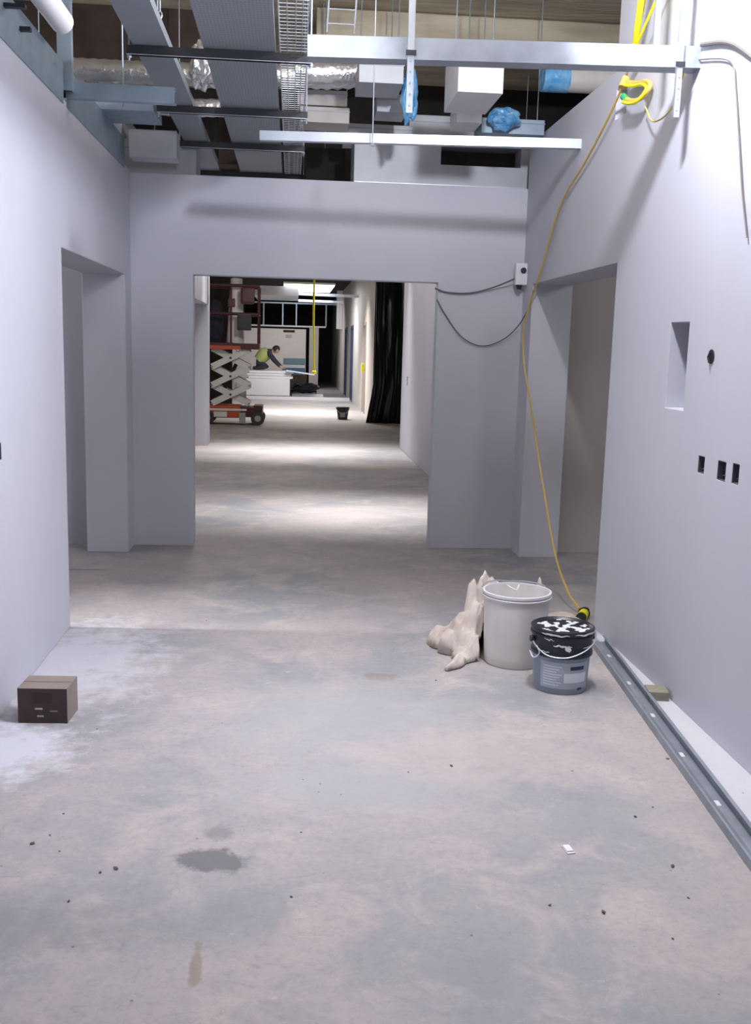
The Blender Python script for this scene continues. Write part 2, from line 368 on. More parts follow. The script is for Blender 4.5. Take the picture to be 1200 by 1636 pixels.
for n, (y0, y1, x, mm) in enumerate(((23.1, 23.95, 1.7, 'pinkframe'), (27.9, 29.0, 1.7, 'blueframe'), (31.0, 32.2, 1.7, 'blueframe'))):
    f = MB(); f.box(x - .02, x + .11, y0, y0 + .07, 0, 2.1); f.box(x - .02, x + .11, y1 - .07, y1, 0, 2.1); f.box(x - .02, x + .11, y0 + .07, y1 - .07, 2.03, 2.1)
    struct(f.build('door_%d' % (n + 1), mm), ('pale primed', 'blue-grey', 'blue-grey')[n] + ' door frame far down the corridor')

# ================================================================== CEILING FRAME AND SERVICES
def c_channel(name, p, q, wdt, hgt, m, label, cat, group=None, lip=.012, t=.003, slots=None):
    """open-backed steel channel, web facing -y, flanges going back"""
    p = Vector(p); q = Vector(q); L = (q - p).length; b = MB()
    b.box(0, L, -t, 0, -hgt / 2, hgt / 2); b.box(0, L, 0, wdt, hgt / 2 - t, hgt / 2); b.box(0, L, 0, wdt, -hgt / 2, -hgt / 2 + t)
    b.box(0, L, wdt - t, wdt, hgt / 2 - lip, hgt / 2 - t); b.box(0, L, wdt - t, wdt, -hgt / 2 + t, -hgt / 2 + lip)
    o = b.build(name, m); d = (q - p).normalized()
    o.location = p; o.rotation_euler = d.to_track_quat('X', 'Z').to_euler()
    return tag(o, label, cat, group)
c_channel('ceiling_channel', (.05, 4.50, 2.80), (XR, 4.42, 2.815), .09, .088, 'galv', 'wide bright galvanised channel crossing to the right wall, nearest of the ceiling channels', 'channel')
c_channel('ceiling_channel', (-.21, 6.36, 2.792), (XR, 6.22, 2.80), .05, .055, 'zinc', 'narrow bright channel across the ceiling nearest the cross wall', 'channel')
c_channel('ceiling_channel', (-1.18, 5.55, 2.815), (-.62, 5.50, 2.80), .05, .08, 'galv_dull', 'short dull grey channel sticking out from top of left wall', 'channel')
# perimeter tracks on the left wall head
def track(y0, y1, label):
    b = MB(); b.box(XL - .10, XL + .004, y0, y1, TOP + .002, TOP + .006); b.box(XL + .001, XL + .005, y0, y1, TOP - .03, TOP + .17); b.box(XL - .06, XL + .001, y0, y1, TOP + .166, TOP + .17)
    return tag(b.build('wall_track', 'galv_dull'), label, 'track', 'steel tracks along the left wall head')
track(3.2, 5.47, 'blue-grey steel track on left wall top, nearer the camera'); track(5.56, 7.35, 'blue-grey steel track on left wall top, running to the cross wall')
c_channel('wall_channel', (XL + .006, 5.50, 2.80), (XL + .006, 5.50, 3.25), .05, .07, 'galv_dull', 'upright grey steel post on the left wall top', 'post')

# cable trays and their support struts
def perforated_tray(name, x0, x1, y0, y1, z, perf, label):
    root = thing(name, label, 'cable tray', ((x0 + x1) / 2, y0, z))
    lx0, lx1 = x0 - (x0 + x1) / 2, x1 - (x0 + x1) / 2; L = y1 - y0
    b = MB(); b.box(lx0, lx1, 0, L, 0, .003); b.build('tray_base', M['tray_perf'] if perf else 'tray', root)
    for sx_ in (lx0, lx1 - .003):
        f = MB(); f.box(sx_, sx_ + .003, 0, L, .003, .045); f.build('side_flange', 'tray', root)
    return root
def perf_material():
    m = mat('perforated_tray_steel', (0.30, 0.34, 0.38), 0.55, 0.3); nt = m.node_tree; b = nt.nodes['Principled BSDF']
    tc = nt.nodes.new('ShaderNodeTexCoord'); mp = nt.nodes.new('ShaderNodeMapping'); mp.inputs['Scale'].default_value = (60, 34, 1)
    nt.links.new(tc.outputs['Object'], mp.inputs[0])
    fr = nt.nodes.new('ShaderNodeVectorMath'); fr.operation = 'FRACTION'; nt.links.new(mp.outputs[0], fr.inputs[0])
    sb = nt.nodes.new('ShaderNodeVectorMath'); sb.operation = 'SUBTRACT'; sb.inputs[1].default_value = (.5, .5, 0); nt.links.new(fr.outputs[0], sb.inputs[0])
    ml = nt.nodes.new('ShaderNodeVectorMath'); ml.operation = 'MULTIPLY'; ml.inputs[1].default_value = (1, 1, 0); nt.links.new(sb.outputs[0], ml.inputs[0])
    ln = nt.nodes.new('ShaderNodeVectorMath'); ln.operation = 'LENGTH'; nt.links.new(ml.outputs[0], ln.inputs[0])
    lt = nt.nodes.new('ShaderNodeMath'); lt.operation = 'LESS_THAN'; lt.inputs[1].default_value = .20; nt.links.new(ln.outputs['Value'], lt.inputs[0])
    mx = nt.nodes.new('ShaderNodeMix'); mx.data_type = 'RGBA'; nt.links.new(lt.outputs[0], mx.inputs[0]); mx.inputs[6].default_value = (0.30, 0.34, 0.38, 1); mx.inputs[7].default_value = (0.20, 0.22, 0.24, 1)
    nt.links.new(mx.outputs[2], b.inputs['Base Color']); return m
M['tray_perf'] = perf_material()
perforated_tray('cable_tray', -.80, -.625, 2.6, 9.6, 2.985, False, 'narrow smooth grey cable tray, leftmost of the overhead trays')
perforated_tray('cable_tray', -.455, -.10, 2.6, 9.6, 2.985, True, 'wide perforated grey cable tray beside the wire basket')
root = thing('wire_basket_tray', 'bright zinc wire basket tray running along the ceiling', 'cable tray', (0, 2.6, 2.985))
b = MB()
xs = (-.078, -.040, 0, .030, .058)
for x in xs: b.tube([(x, 0, 0), (x, 7.0, 0)], .0024, 6)
for x in (xs[0], xs[-1]):
    for z in (.03, .055): b.tube([(x, 0, z), (x, 7.0, z)], .0028, 6)
b.build('long_wire', 'zinc', root)
b = MB()
for k in range(140):
    y = .02 + k * .05; b.tube([(xs[0], y, .055), (xs[0], y, 0), (xs[-1], y, 0), (xs[-1], y, .055)], .0024, 5)
o = b.build('cross_wire', 'zinc', root); o['kind'] = 'stuff'
for k, (y, x0, x1) in enumerate(((5.32, -.83, .085), (6.57, -.85, .08), (7.67, -.84, .075), (8.92, -.83, .09))):
    root = thing('support_strut', ('black slotted support strut under the trays, nearest the camera', 'black support strut under the trays, second from the camera', 'black support strut under the trays just above the cross wall', 'black support strut under the trays, farthest back beyond the cross wall')[k], 'strut', (x0, y, 2.962), 0, 'support struts under the cable trays')
    L = x1 - x0
    b = MB(); b.box(0, L, -.02, .02, -.002, .020); b.box(0, L, -.02, -.017, -.021, -.002); b.box(0, L, .017, .02, -.021, -.002)
    for j in range(int(L / .05)): b.box(.01 + j * .05, .035 + j * .05, -.0215, -.02, -.016, -.006)
    b.build('strut_body', 'black', root)
    e = MB(); e.box(0, L, -.022, -.0205, -.024, -.0205); e.build('lower_lip', 'zinc', root)
    for x in (.010, L - .008):
        t = MB(); t.cyl((x, 0, -.05), (x, 0, SLAB - 2.962), .005, n=8); t.cyl((x, 0, -.035), (x, 0, -.02), .012, n=6); t.build('threaded_rod', 'zinc', root)
# hangers from the slab
def hanger(name, x, y, z0, wdt, label, extra=None):
    root = thing(name, label, 'hanger', (x, y, z0))
    b = MB(); b.box(-wdt / 2, wdt / 2, 0, .003, 0, SLAB - z0); b.box(-wdt / 2, -wdt / 2 + .003, .003, .02, 0, SLAB - z0); b.box(wdt / 2 - .003, wdt / 2, .003, .02, 0, SLAB - z0)
    b.build('strap', 'zinc', root)
    if z0 < 2.7: c = MB(); c.box(-wdt / 2 - .008, wdt / 2 + .008, -.008, -.001, 2.765 - z0, 2.785 - z0); c.build('clip', 'black', root)
    for k in range(5 if z0 < 2.7 else 0): MB().cyl((0, 0, .03 + k * .045), (0, -.004, .03 + k * .045), .005, n=8).build('rivet', 'galv_dull', root)
    return root
hanger('ceiling_hanger', .485, 4.435, 2.535, .028, 'bright steel strap hanging through the near ceiling channel, middle of the ceiling')
hanger('ceiling_hanger', 1.640, 4.395, 2.56, .024, 'bright steel strap hanging beside the right wall, end of near channel')
hanger('ceiling_hanger', 1.600, 4.60, 2.86, .024, 'slim steel strap behind the near channel by the right wall')
root = thing('threaded_rod_hanger', 'thin threaded rod holding the narrow channel near the cross wall', 'hanger', (.468, 6.26, 2.74))
b = MB(); b.cyl((0, 0, 0), (0, 0, SLAB - 2.74), .004, n=8); b.build('rod', 'zinc', root)
b = MB(); b.cyl((0, 0, .0), (0, 0, .012), .016, n=6); b.build('nut', 'zinc', root)
for x, y, lb in ((-.93, 5.8, 'thin rod hanging in front of silver duct at left of the ceiling'), ):
    tag(MB().cyl((x, y, 2.80), (x, y, SLAB), .005, n=8).build('threaded_rod_hanger', 'galv_dull'), lb, 'hanger')
# chain like bright tie near the left duct
root = thing('hanging_chain', 'bright metal chain hanging in front of the silver duct on the left', 'chain', (-.735, 5.85, 3.05))
for k in range(9):
    b = MB(); pts = [((.010 if k % 2 == 0 else 0) * math.cos(a), (.010 if k % 2 else 0) * math.cos(a), k * .03 + .019 * math.sin(a)) for a in [2 * PI * i / 12 for i in range(13)]]
    b.tube(pts, .004, 6); b.build('chain_link', 'zinc', root)
tag(MB().cyl((-.735, 5.85, 3.31), (-.735, 5.85, SLAB), .004, n=6).build('threaded_rod_hanger', 'galv_dull'), 'rod above the bright chain on the left', 'hanger')

# ducts in the void
def flex_duct(name, p, q, r, m, label, ribs=.07, n=24, segs=None, sag=.02):
    p = Vector(p); q = Vector(q); segs = segs or int((q - p).length / .035)
    pts = [p.lerp(q, i / segs) + Vector((0, 0, -sag * math.sin(PI * i / segs))) for i in range(segs + 1)]
    return tag(MB().tube(pts, r, n, ribs=ribs).build(name, m, smooth=True), label, 'duct')
flex_duct('flexible_duct', (-1.9, 7.0, 3.275), (.0, 7.0, 3.30), .075, 'foil', 'silver foil flexible duct at left behind the cable trays, upper of two')
flex_duct('flexible_duct', (-1.30, 7.05, 3.10), (-.30, 7.05, 3.10), .055, 'foil', 'silver foil flexible duct at left behind the cable trays, lower of two')
flex_duct('flexible_duct', (-.10, 7.3, 3.42), (.43, 7.3, 3.42), .095, 'foil', 'crinkled silver foil duct right of the wire basket', ribs=.12)
def duct(name, x0, x1, y0, y1, z0, z1, m, label, flange=True, hung=True):
    root = thing(name, label, 'duct', ((x0 + x1) / 2, (y0 + y1) / 2, z0))
    cx, cy = (x0 + x1) / 2, (y0 + y1) / 2
    b = MB(); b.box(x0 - cx, x1 - cx, y0 - cy, y1 - cy, 0, z1 - z0, .004); b.build('casing', m, root)
    if flange:
        f = MB(); h = (z1 - z0)
        f.box(x0 - cx - .004, x1 - cx + .004, y0 - cy - .006, y0 - cy + .01, h * .72, h * .76); f.build('seam', 'galv_dull', root)
    if hung:
        for px in ((x0 - cx + .02, x1 - cx - .02) if z1 > 3.33 or x1 - x0 > .4 else (0,)): MB().cyl((px, 0, z1 - z0), (px, 0, SLAB - z0), .004, n=6).build('drop_rod', 'galv_dull', root)
    return root
duct('duct_box', .02, .37, 7.45, 7.75, 3.225, 3.33, 'duct_lag', 'cream lagged duct under the crinkled foil duct, upper of two'); duct('duct_box', .04, .385, 7.4, 7.7, 3.10, 3.205, 'duct_lag', 'cream lagged duct under the crinkled foil duct, lower of two')
duct('duct_box', .41, .70, 6.8, 7.2, 3.235, 3.385, 'duct', 'grey sheet metal duct left of the middle strap, upper of two')
duct('duct_box', .57, .78, 7.3, 7.6, 3.17, 3.29, 'duct', 'grey sheet metal duct left of the middle strap, lower of two')
duct('duct_box', .38, .90, 7.95, 8.3, 3.10, 3.22, 'duct', 'low dark grey duct just above the narrow channel')
duct('air_terminal_box', .965, 1.238, 6.2, 6.75, 3.06, 3.335, 'white_panel', 'white square box hanging among the ducts, largest white box')
duct('air_terminal_box', 1.09, 1.262, 7.0, 7.3, 3.06, 3.175, 'white_panel', 'small white box below and behind the largest white box')
duct('duct_box', .9, 1.9, 8.2, 8.6, 3.17, 3.36, 'duct', 'long grey duct running behind the white boxes')
duct('duct_box', 1.28, 1.72, 7.1, 7.4, 3.02, 3.12, 'galv_dull', 'low grey duct right of the small white box')
duct('duct_box', -1.30, -.72, 7.75, 8.1, 2.76, 3.0, 'duct', 'large grey duct box resting behind cross wall at the left', hung=False)
tag(MB().cyl((1.80, 6.85, 3.33), (2.7, 6.85, 3.33), .082, n=28).build('insulated_pipe', 'duct_lag', smooth=True), 'fat grey round duct entering above the right wall', 'pipe')
tag(MB().cyl((1.625, 6.85, 3.33), (1.80, 6.85, 3.33), .086, n=28).build('pipe_wrap', 'blue_wrap', smooth=True), 'blue plastic wrap on the end of the fat grey duct', 'wrap')
def crumple(name, c, s, m, label, cat, seed=1, amt=.35):
    b = bmesh.new(); bmesh.ops.create_icosphere(b, subdivisions=4, radius=1)
    for v in b.verts:
        d = 1 + amt * mnoise.noise(v.co * 1.9 + Vector((seed, 0, 0))) + amt * .5 * abs(mnoise.noise(v.co * 5 + Vector((0, seed, 0))))
        v.co = Vector((v.co.x * s[0] * d, v.co.y * s[1] * d, v.co.z * s[2] * d))
    mb = MB(); mb.merge(b)
    o = mb.build(name, m); o.location = c; return tag(o, label, cat)
crumple('plastic_wrap', (.752, 6.92, 3.20), (.055, .06, .16), 'blue_wrap', 'blue plastic wrap hanging behind the middle strap', 'wrap', 3)
crumple('plastic_wrap', (1.42, 7.03, 3.10), (.10, .08, .07), 'blue_wrap', 'crumpled blue wrap right of the small white box', 'wrap', 5)
crumple('foil_bundle', (-.545, 6.3, 3.16), (.07, .1, .13), 'foil', 'crinkled foil bundle seen between the two grey cable trays', 'foil', 9)
# big horizontal duct with an open hatch, behind the head of the cross wall
root = thing('plenum_duct', 'long grey plenum duct with a dark rectangular hatch behind the cross wall top', 'duct', (.45, 7.8, 2.76))
o = wall_grid('casing', 'y', 0, .45, (0, 1.40, 0, .33), [(.655, 1.27, .16, .30, .25)], m='duct'); del o['kind']; o.parent = root
b = MB(); b.box(.66, 1.265, .2, .249, .165, .295); b.build('hatch_interior', 'dark', root)
b = MB(); b.box(0, 1.40, -.02, -.001, .0, .012); b.build('bottom_flange', 'zinc', root)
duct('light_blocker', .80, 1.125, 3.90, 4.05, 3.0, 3.30, 'duct', 'added grey box out of view, shading the lower cross wall from the bay light')  # added out of view to block the bay light from the lower cross wall
# downstand beam and boards of the slab, dark-coloured panels for the unlit void
struct(MB().box(.15, 3.2, 7.7, 8.4, 3.74, SLAB).build('trim_1', 'slab'), 'rough pale concrete downstand')
b = MB()
random.seed(3)
prev = 3.73
x = .15
pts = [(x, SLAB - .02)]
while x < 2.6:
    pts.append((x, 3.70 + random.uniform(-.02, .02))); x += random.uniform(.03, .09)
pts.append((x, SLAB - .02)); b.xz(pts, 7.66, 7.70)
tag(b.build('fire_batt', 'slab'), 'ragged pale insulation edge under the concrete soffit', 'insulation')
struct(MB().box(-4.6, 4.7, 9.7, 9.8, 2.76, SLAB).build('trim_2', 'dark'), 'dark panel standing for the unlit void above the second bay')  # darkness of the unlit void put into the panel colour
struct(MB().box(-2.6, -.2, 7.9, 8.3, 3.42, SLAB).build('trim_3', 'timber_dark'), 'dark block standing for the unlit slab on the left')  # dark colour stands for the deeper slab that gets no light
duct('duct_box', -1.60, -.86, 6.5, 6.9, 2.93, 2.985, 'galv_dull', 'flat grey duct end beside the left wall top', False)
duct('duct_box', -1.12, -.80, 7.2, 7.4, 2.78, 2.96, 'duct', 'small grey duct box by the left wall head', False)
# vertical dark cable bundle/board between the trays
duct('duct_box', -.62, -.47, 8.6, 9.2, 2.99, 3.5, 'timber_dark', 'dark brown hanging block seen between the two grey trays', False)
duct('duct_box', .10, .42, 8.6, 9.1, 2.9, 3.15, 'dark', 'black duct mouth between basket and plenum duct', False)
# ladder rack top centre
root = thing('ladder_rack', 'small vertical grey wire rack above the near channel, right of the basket', 'rack', (.18, 6.2, 3.35))
for x in (0, .16): MB().cyl((x, 0, 0), (x + .03, 0, .6), .006, n=8).build('rail', 'galv', root)
for k in range(7): MB().cyl((.005 * k, 0, .05 + k * .08), (.16 + .005 * k, 0, .05 + k * .08), .004, n=6).build('rung', 'galv', root)
# white ribbed hose, top left
pts = [(-1.10 - .0 * i, 3.6 + .022 * i, 2.99 + .03 * math.sin(i * .02)) for i in range(70)]
tag(MB().tube(pts, .045, 20, ribs=.22).build('ribbed_hose', 'white_panel', smooth=True), 'white ribbed hose lying over the left wall top', 'hose')
for k, (y, lb) in enumerate(((4.43, 'black strut end poking over left wall, farther of two'), (4.05, 'black strut end poking over left wall, nearer of two'))):
    pass
b = MB(); b.box(-1.6, -1.09, 4.40, 4.43, 2.86, 2.875); tag(b.build('strut_end', 'black'), 'black strut end poking over left wall, upper of two', 'strut', 'strut ends over the left wall')
b = MB(); b.box(-1.6, -1.13, 4.64, 4.67, 2.84, 2.856); tag(b.build('strut_end', 'black'), 'black strut end poking over left wall, lower of two', 'strut', 'strut ends over the left wall')

# ================================================================== CABLES
Y5 = [(1.66, 4.70, SLAB - .01), (1.64, 4.85, 3.35), (1.66, 5.05, 3.09), (1.70, 5.33, 2.95), (1.705, 5.6, 2.81), (1.715, 6.04, 2.655), (1.72, 6.57, 2.475), (1.722, 7.0, 2.1), (1.71, 7.36, 1.75), (1.70, 7.27, 1.46), (1.70, 6.95, 1.115), (1.70, 6.48, .603), (1.70, 6.11, .253), (1.71, 5.83, .10), (1.735, 5.66, .035)]
tag(MB().tube(spline(Y5, 8), .0068, 8).build('extension_cable', 'yellow', smooth=True), 'long yellow cable draped down the right wall to the floor', 'cable')
Y6 = [(1.60, 4.62, SLAB - .01), (1.62, 4.9, 3.22), (1.665, 5.10, 3.02)]
tag(MB().tube(spline(Y6, 10), .016, 10).build('hanging_cable', 'brightyellow', smooth=True), 'thick bright yellow cable at the top right above the channel', 'cable')
tag(MB().tube(spline([(1.69, 4.60, 3.35), (1.66, 4.9, 3.12), (1.665, 5.14, 3.0)], 10), .007, 8).build('hanging_cable', 'brightyellow', smooth=True), 'thinner pale yellow cable branching right of the thick yellow one', 'cable')
root = thing('cable_coil', 'loop of yellow cable tied below the channel with green plug', 'cable', (1.69, 5.3, 2.90))
lp = [(0, 0, .03), (.03, -.1, .0), (.03, -.25, -.03), (.02, -.34, -.075), (0, -.28, -.115), (-.0, -.16, -.10), (-.01, -.08, -.075)]
MB().tube(spline(lp, 8), .011, 8).build('loop', 'yellow', root, smooth=True)
MB().tube(spline([(x - .015, y + .01, z - .012) for x, y, z in lp], 8), .009, 8).build('loop', 'brightyellow', root, smooth=True)
MB().cyl((-.01, -.08, -.075), (-.012, -.03, -.05), .017, n=12).build('plug', 'green', root, smooth=True)
MB().cyl((-.01, .0, .0), (.01, .01, .05), .022, n=12).build('tie', 'yellow', root, smooth=True)
tag(MB().tube(spline([(1.70, 4.50, 2.78), (1.70, 4.62, 2.65), (1.70, 4.85, 2.64), (1.705, 5.0, 2.74)], 10), .004, 6).build('thin_cable', 'yellow', smooth=True), 'thin orange tail from the yellow loop up to the channel', 'cable')
tag(MB().tube(spline([(1.73, 4.40, 2.86), (1.73, 4.15, 2.80), (1.73, 3.95, 2.71), (1.73, 3.6, 2.5)], 8), .010, 8).build('thin_cable', 'thincable', smooth=True), 'dark cable on the right wall top, right of the near channel', 'cable')
tag(MB().tube(spline([(1.73, 4.44, 2.81), (1.73, 4.18, 2.745), (1.73, 4.06, 2.69), (1.73, 4.02, 2.6), (1.73, 3.95, 2.4), (1.73, 3.88, 2.19), (1.73, 3.8, 2.0)], 8), .0035, 6).build('thin_cable', 'thincable', smooth=True), 'hair-thin cable curving down the bright part of the right wall', 'cable')
# junction box at the corner with its two sagging leads
root = thing('junction_box', 'small white junction box on the corner right of the doorway', 'junction box', (1.695, 7.50, 2.105))
MB().box(-.045, .045, -.03, .035, -.075, .085, .012).build('housing', 'whiteplastic', root)
MB().cyl((.012, -.031, .03), (.012, -.038, .03), .022, n=20).build('socket_port', 'black', root)
MB().cyl((-.01, 0, -.075), (-.01, 0, -.105), .024, .018, n=16).build('cable_gland', 'black', root)
tag(MB().tube(spline([(1.065, 7.58, 1.992), (1.16, 7.58, 1.965), (1.33, 7.58, 1.965), (1.50, 7.56, 2.01), (1.65, 7.5, 2.075)], 8), .006, 6).build('thin_cable', 'thincable', smooth=True), 'thin grey lead from the doorway corner to the white junction box', 'cable')
tag(MB().tube(spline([(1.082, 7.58, 1.91), (1.15, 7.58, 1.80), (1.28, 7.58, 1.64), (1.44, 7.58, 1.575), (1.60, 7.56, 1.63), (1.70, 7.5, 1.74), (1.725, 7.3, 1.87), (1.73, 7.22, 1.98)], 8), .0045, 6).build('thin_cable', 'thincable', smooth=True), 'thin lead sagging low between the doorway and the right corner', 'cable')
# plug on the floor at the wall end
root = thing('cable_connector', 'yellow and black connector on the floor by the right wall end', 'connector', (1.735, 5.56, .035), math.radians(-25))
MB().cyl((0, -.10, 0), (0, .0, 0), .033, .028, n=18).build('body', 'brightyellow', root, smooth=True)
MB().cyl((0, .0, 0), (0, .06, 0), .036, .024, n=18).build('collar', 'black', root, smooth=True)
MB().cyl((0, -.115, 0), (0, -.10, 0), .03, n=18).build('cap', 'black', root, smooth=True)

# ================================================================== WALL BOXES
def back_box(x, sgn, y0, y1, z0, z1, label, group=None):
    cy, cz = (y0 + y1) / 2, (z0 + z1) / 2; root = thing('back_box', label, 'socket box', (x + sgn * .045, cy, cz - (z1 - z0) / 2), group=group)
    h = z1 - z0; d = (y1 - y0) / 2 - .001; s = sgn
    b = MB(); f = lambda a, c: (min(a, c), max(a, c))
    b.box(*f(0, s * -.002), -d, d, .001, h - .001)
    for yy in (-d, d - .002): b.box(*f(-s * .002, -s * .043), yy, yy + .002, .001, h - .001)
    b.box(*f(-s * .002, -s * .043), -d, d, .001, .003); b.box(*f(-s * .002, -s * .043), -d, d, h - .003, h - .001)
    b.build('box_shell', 'steelbox', root)
    c = MB(); c.tube(spline([(-s * .004, 0, h - .01), (-s * .025, .01, h * .6), (-s * .02, -.01, h * .35), (-s * .036, .0, h * .25)], 6), .004, 6); c.build('wire_tail', 'black', root, smooth=True)
    return root
for (a, b_, c, d), lb in zip(BOXES_R, ('empty socket box in the right wall, farthest left of three', 'square socket box in the right wall, middle of three', 'socket box in the right wall, rightmost of three')):
    back_box(XR, 1, a, b_, c, d, lb, 'socket boxes in the right wall')
back_box(XL, -1, 4.13, 4.185, 1.05, 1.12, 'socket box in the left wall at the edge of the photo')
root = thing('cable_grommet', 'small round dark cable hole in the right wall above the sockets', 'cable outlet', (XR - .001, 4.06, 1.546))
MB().cyl((0, 0, -.0), (-.003, 0, 0), .030, n=20).build('hole_ring', 'black', root)
MB().tube(spline([(-.002, 0, .02), (-.012, .005, .0), (-.01, -.004, -.025)], 6), .004, 6).build('wire_tail', 'black', root)
root = thing('wall_switch', 'small dark double socket on the white wall beyond the doorway', 'socket', (1.688, 14.585, 1.0))
MB().box(.0, .038, -.032, .032, .002, .055).build('box_shell', 'steelbox', root); MB().box(.0, .038, -.032, .032, .068, .125).build('box_shell', 'black', root)
# niche: dark ragged core of the board showing on the near edge
b = MB(); pts = []
random.seed(5)
for k in range(20): pts.append((4.325 + random.uniform(.0, .012), 1.36 + k * .33 / 19))
bb = bmesh.new()
tri = [(4.3205, 1.36)] + pts + [(4.3205, 1.69)]
A = [bb.verts.new((XR + .06, y, z)) for y, z in tri]; B = [bb.verts.new((XR + .19, y, z)) for y, z in tri]
bb.faces.new(A); bb.faces.new(B[::-1])
for i in range(len(tri)): j = (i + 1) % len(tri); bb.faces.new((A[i], A[j], B[j], B[i]))
b.merge(bb); tag(b.build('niche_lining', 'blackplastic'), 'dark ragged lining inside the wall niche', 'lining')

# ================================================================== FLOOR THINGS
# steel stud lying along the right wall
root = thing('steel_stud', 'long galvanised steel stud lying on the floor along the right wall', 'stud', (1.672, 5.10, 0), -math.atan2(.275, 3.12))
b = MB()
L = 3.13
prof = [(-.045, 0), (-.045, .034), (-.042, .034), (-.042, .003), (-.012, .003), (-.006, .010), (.006, .010), (.012, .003), (.042, .003), (.042, .034), (.030, .034), (.030, .037), (.045, .037), (.045, 0)]
b.xz(prof, -L, 0); b.build('web_and_flanges', 'galv', root)
for k in range(7):
    h = MB(); h.box(-.006, .010, -.30 - k * .42, -.26 - k * .42, .0102, .0112); h.build('slot', 'paper', root)
# offcut of foam by the wall
o = MB().box(-.046, .046, -.05, .05, 0, .042, .003).build('foam_offcut', 'foam'); o.location = (1.684, 4.235, 0); o.rotation_euler.z = math.radians(-8)
tag(o, 'olive foam offcut on the white strip between stud and right wall', 'offcut')
# cardboard box
root = thing('cardboard_box', 'small brown cardboard box on the floor by the left wall', 'box', (-.985, 4.035, 0), math.radians(-3))
MB().box(-.100, .100, -.08, .078, 0, .148, .002).build('carton', 'card', root)
MB().box(-.099, .099, -.0815, -.0801, .002, .146).build('front_panel', 'card_front', root)
MB().box(-.042, .038, -.083, -.0816, .085, .128).build('print_block', 'card_print', root)
MB().box(-.03, .0, -.083, -.0816, .058, .066).build('print_mark', 'tape', root); MB().box(-.022, .004, -.083, -.0816, .028, .034).build('print_mark', 'tape', root)
MB().box(.03, .06, -.083, -.0816, .05, .055).build('print_mark', 'card', root)
MB().box(-.098, .098, -.002, .002, .1481, .1487).build('flap_seam', 'card_front', root)

# white bucket
cx, cy = 1.138, 4.765
root = thing('plaster_bucket', 'tall dusty white plastic bucket, open topped, beside the black-lidded pail', 'bucket', (cx, cy, 0))
b = MB(); b.lathe([(0, .004), (.13, .004), (.143, .0), (.150, .012), (.153, .05), (.164, .352), (.168, .353), (.168, .362), (.165, .364), (.161, .364), (.161, .352), (.148, .05), (.140, .02), (0, .02)], n=64)
b.build('body', 'bucket', root, smooth=True)
MB().lathe([(.1645, .340), (.172, .341), (.173, .347), (.166, .349)], n=64).build('rim_ring', 'whiteplastic', root, smooth=True)
MB().lathe([(.162, .357), (.171, .358), (.171, .369), (.162, .370), (.1615, .362)], n=64).build('rim', 'whiteplastic', root, smooth=True)
MB().lathe([(0, .20), (.13, .205), (.153, .215)], n=48).build('plaster_residue', 'plaster', root, smooth=True)
MB().tube(spline([(-.17, 0, .352), (-.155, .10, .372), (-.08, .165, .378), (.0, .178, .372), (.08, .165, .374), (.155, .1, .372), (.17, 0, .352)], 8), .0035, 6).build('wire_handle', 'zinc', root, smooth=True)
MB().tube(spline([(-.03, .10, .371), (-.01, .06, .362), (.01, .05, .358), (.03, .09, .372)], 6), .004, 6).build('hanging_rag', 'plaster', root, smooth=True)

# black lidded pail
cx, cy = 1.272, 4.385
root = thing('adhesive_pail', 'blue-grey pail with black plaster-smeared lid and wire handle', 'bucket', (cx, cy, 0), math.radians(6))
MB().lathe([(0, .003), (.115, .003), (.120, 0), (.124, .01), (.133, .185), (0, .185)], n=64).build('body', 'pail', root, smooth=True)
MB().lathe([(.1335, .172), (.142, .175), (.142, .188), (.137, .190), (.140, .262), (.147, .264), (.147, .272), (.141, .274), (.143, .288), (.146, .289), (.146, .298), (.138, .302), (.130, .296), (.125, .290), (0, .290)], n=64).build('lid', 'blackplastic', root, smooth=True)
def arc_patch(r0, r1, a0, a1, z0, z1, n=24, t=.0008):
    b = MB(); bm_ = b.bm; g = []
    for i in range(n + 1):
        a = a0 + (a1 - a0) * i / n
        g.append([bm_.verts.new((r * math.cos(a), r * math.sin(a), z)) for r, z in ((r0 + t, z0), (r1 + t, z1))])
    for p, q in zip(g, g[1:]): bm_.faces.new((p[0], q[0], q[1], p[1]))
    return b
R_ = lambda z: .124 + (z - .01) / .175 * .009
ra = math.radians
arc_patch(R_(.03) + .0006, R_(.155) + .0006, ra(205), ra(315), .03, .155).build('label', 'label', root, smooth=True)
for k in range(8):
    z = .045 + k * .0125; arc_patch(R_(z) + .0012, R_(z + .004) + .0012, ra(212), ra(246 + 6 * math.sin(k * 2.1)), z, z + .0045, 12).build('text_line', 'labelline', root, smooth=True)
z = .120; arc_patch(R_(z) + .0014, R_(z + .018) + .0014, ra(268), ra(300), z, z + .018, 12).build('text_line', 'labelink', root, smooth=True)
arc_patch(R_(.06) + .0013, R_(.105) + .0013, ra(256), ra(308), .06, .105, 16).build('text_line', 'labelline', root, smooth=True)
arc_patch(R_(.022) + .0014, R_(.034) + .0014, ra(287), ra(299), .022, .034, 6).build('text_line', 'labelink', root, smooth=True)
wire = [(-.147, 0, .235), (-.142, -.05, .215), (-.11, -.115, .19), (-.04, -.148, .186), (.03, -.150, .205), (.09, -.128, .232), (.13, -.085, .258), (.147, -.03, .268), (.150, 0, .245)]
MB().tube(spline(wire, 8), .0028, 8).build('wire_handle', 'zinc', root, smooth=True)
MB().tube(spline([(-.155, -.0, .18), (-.15, -.04, .16), (-.135, -.07, .19), (-.142, -.05, .22)], 6), .003, 6).build('wire_tail', 'labelline', root)
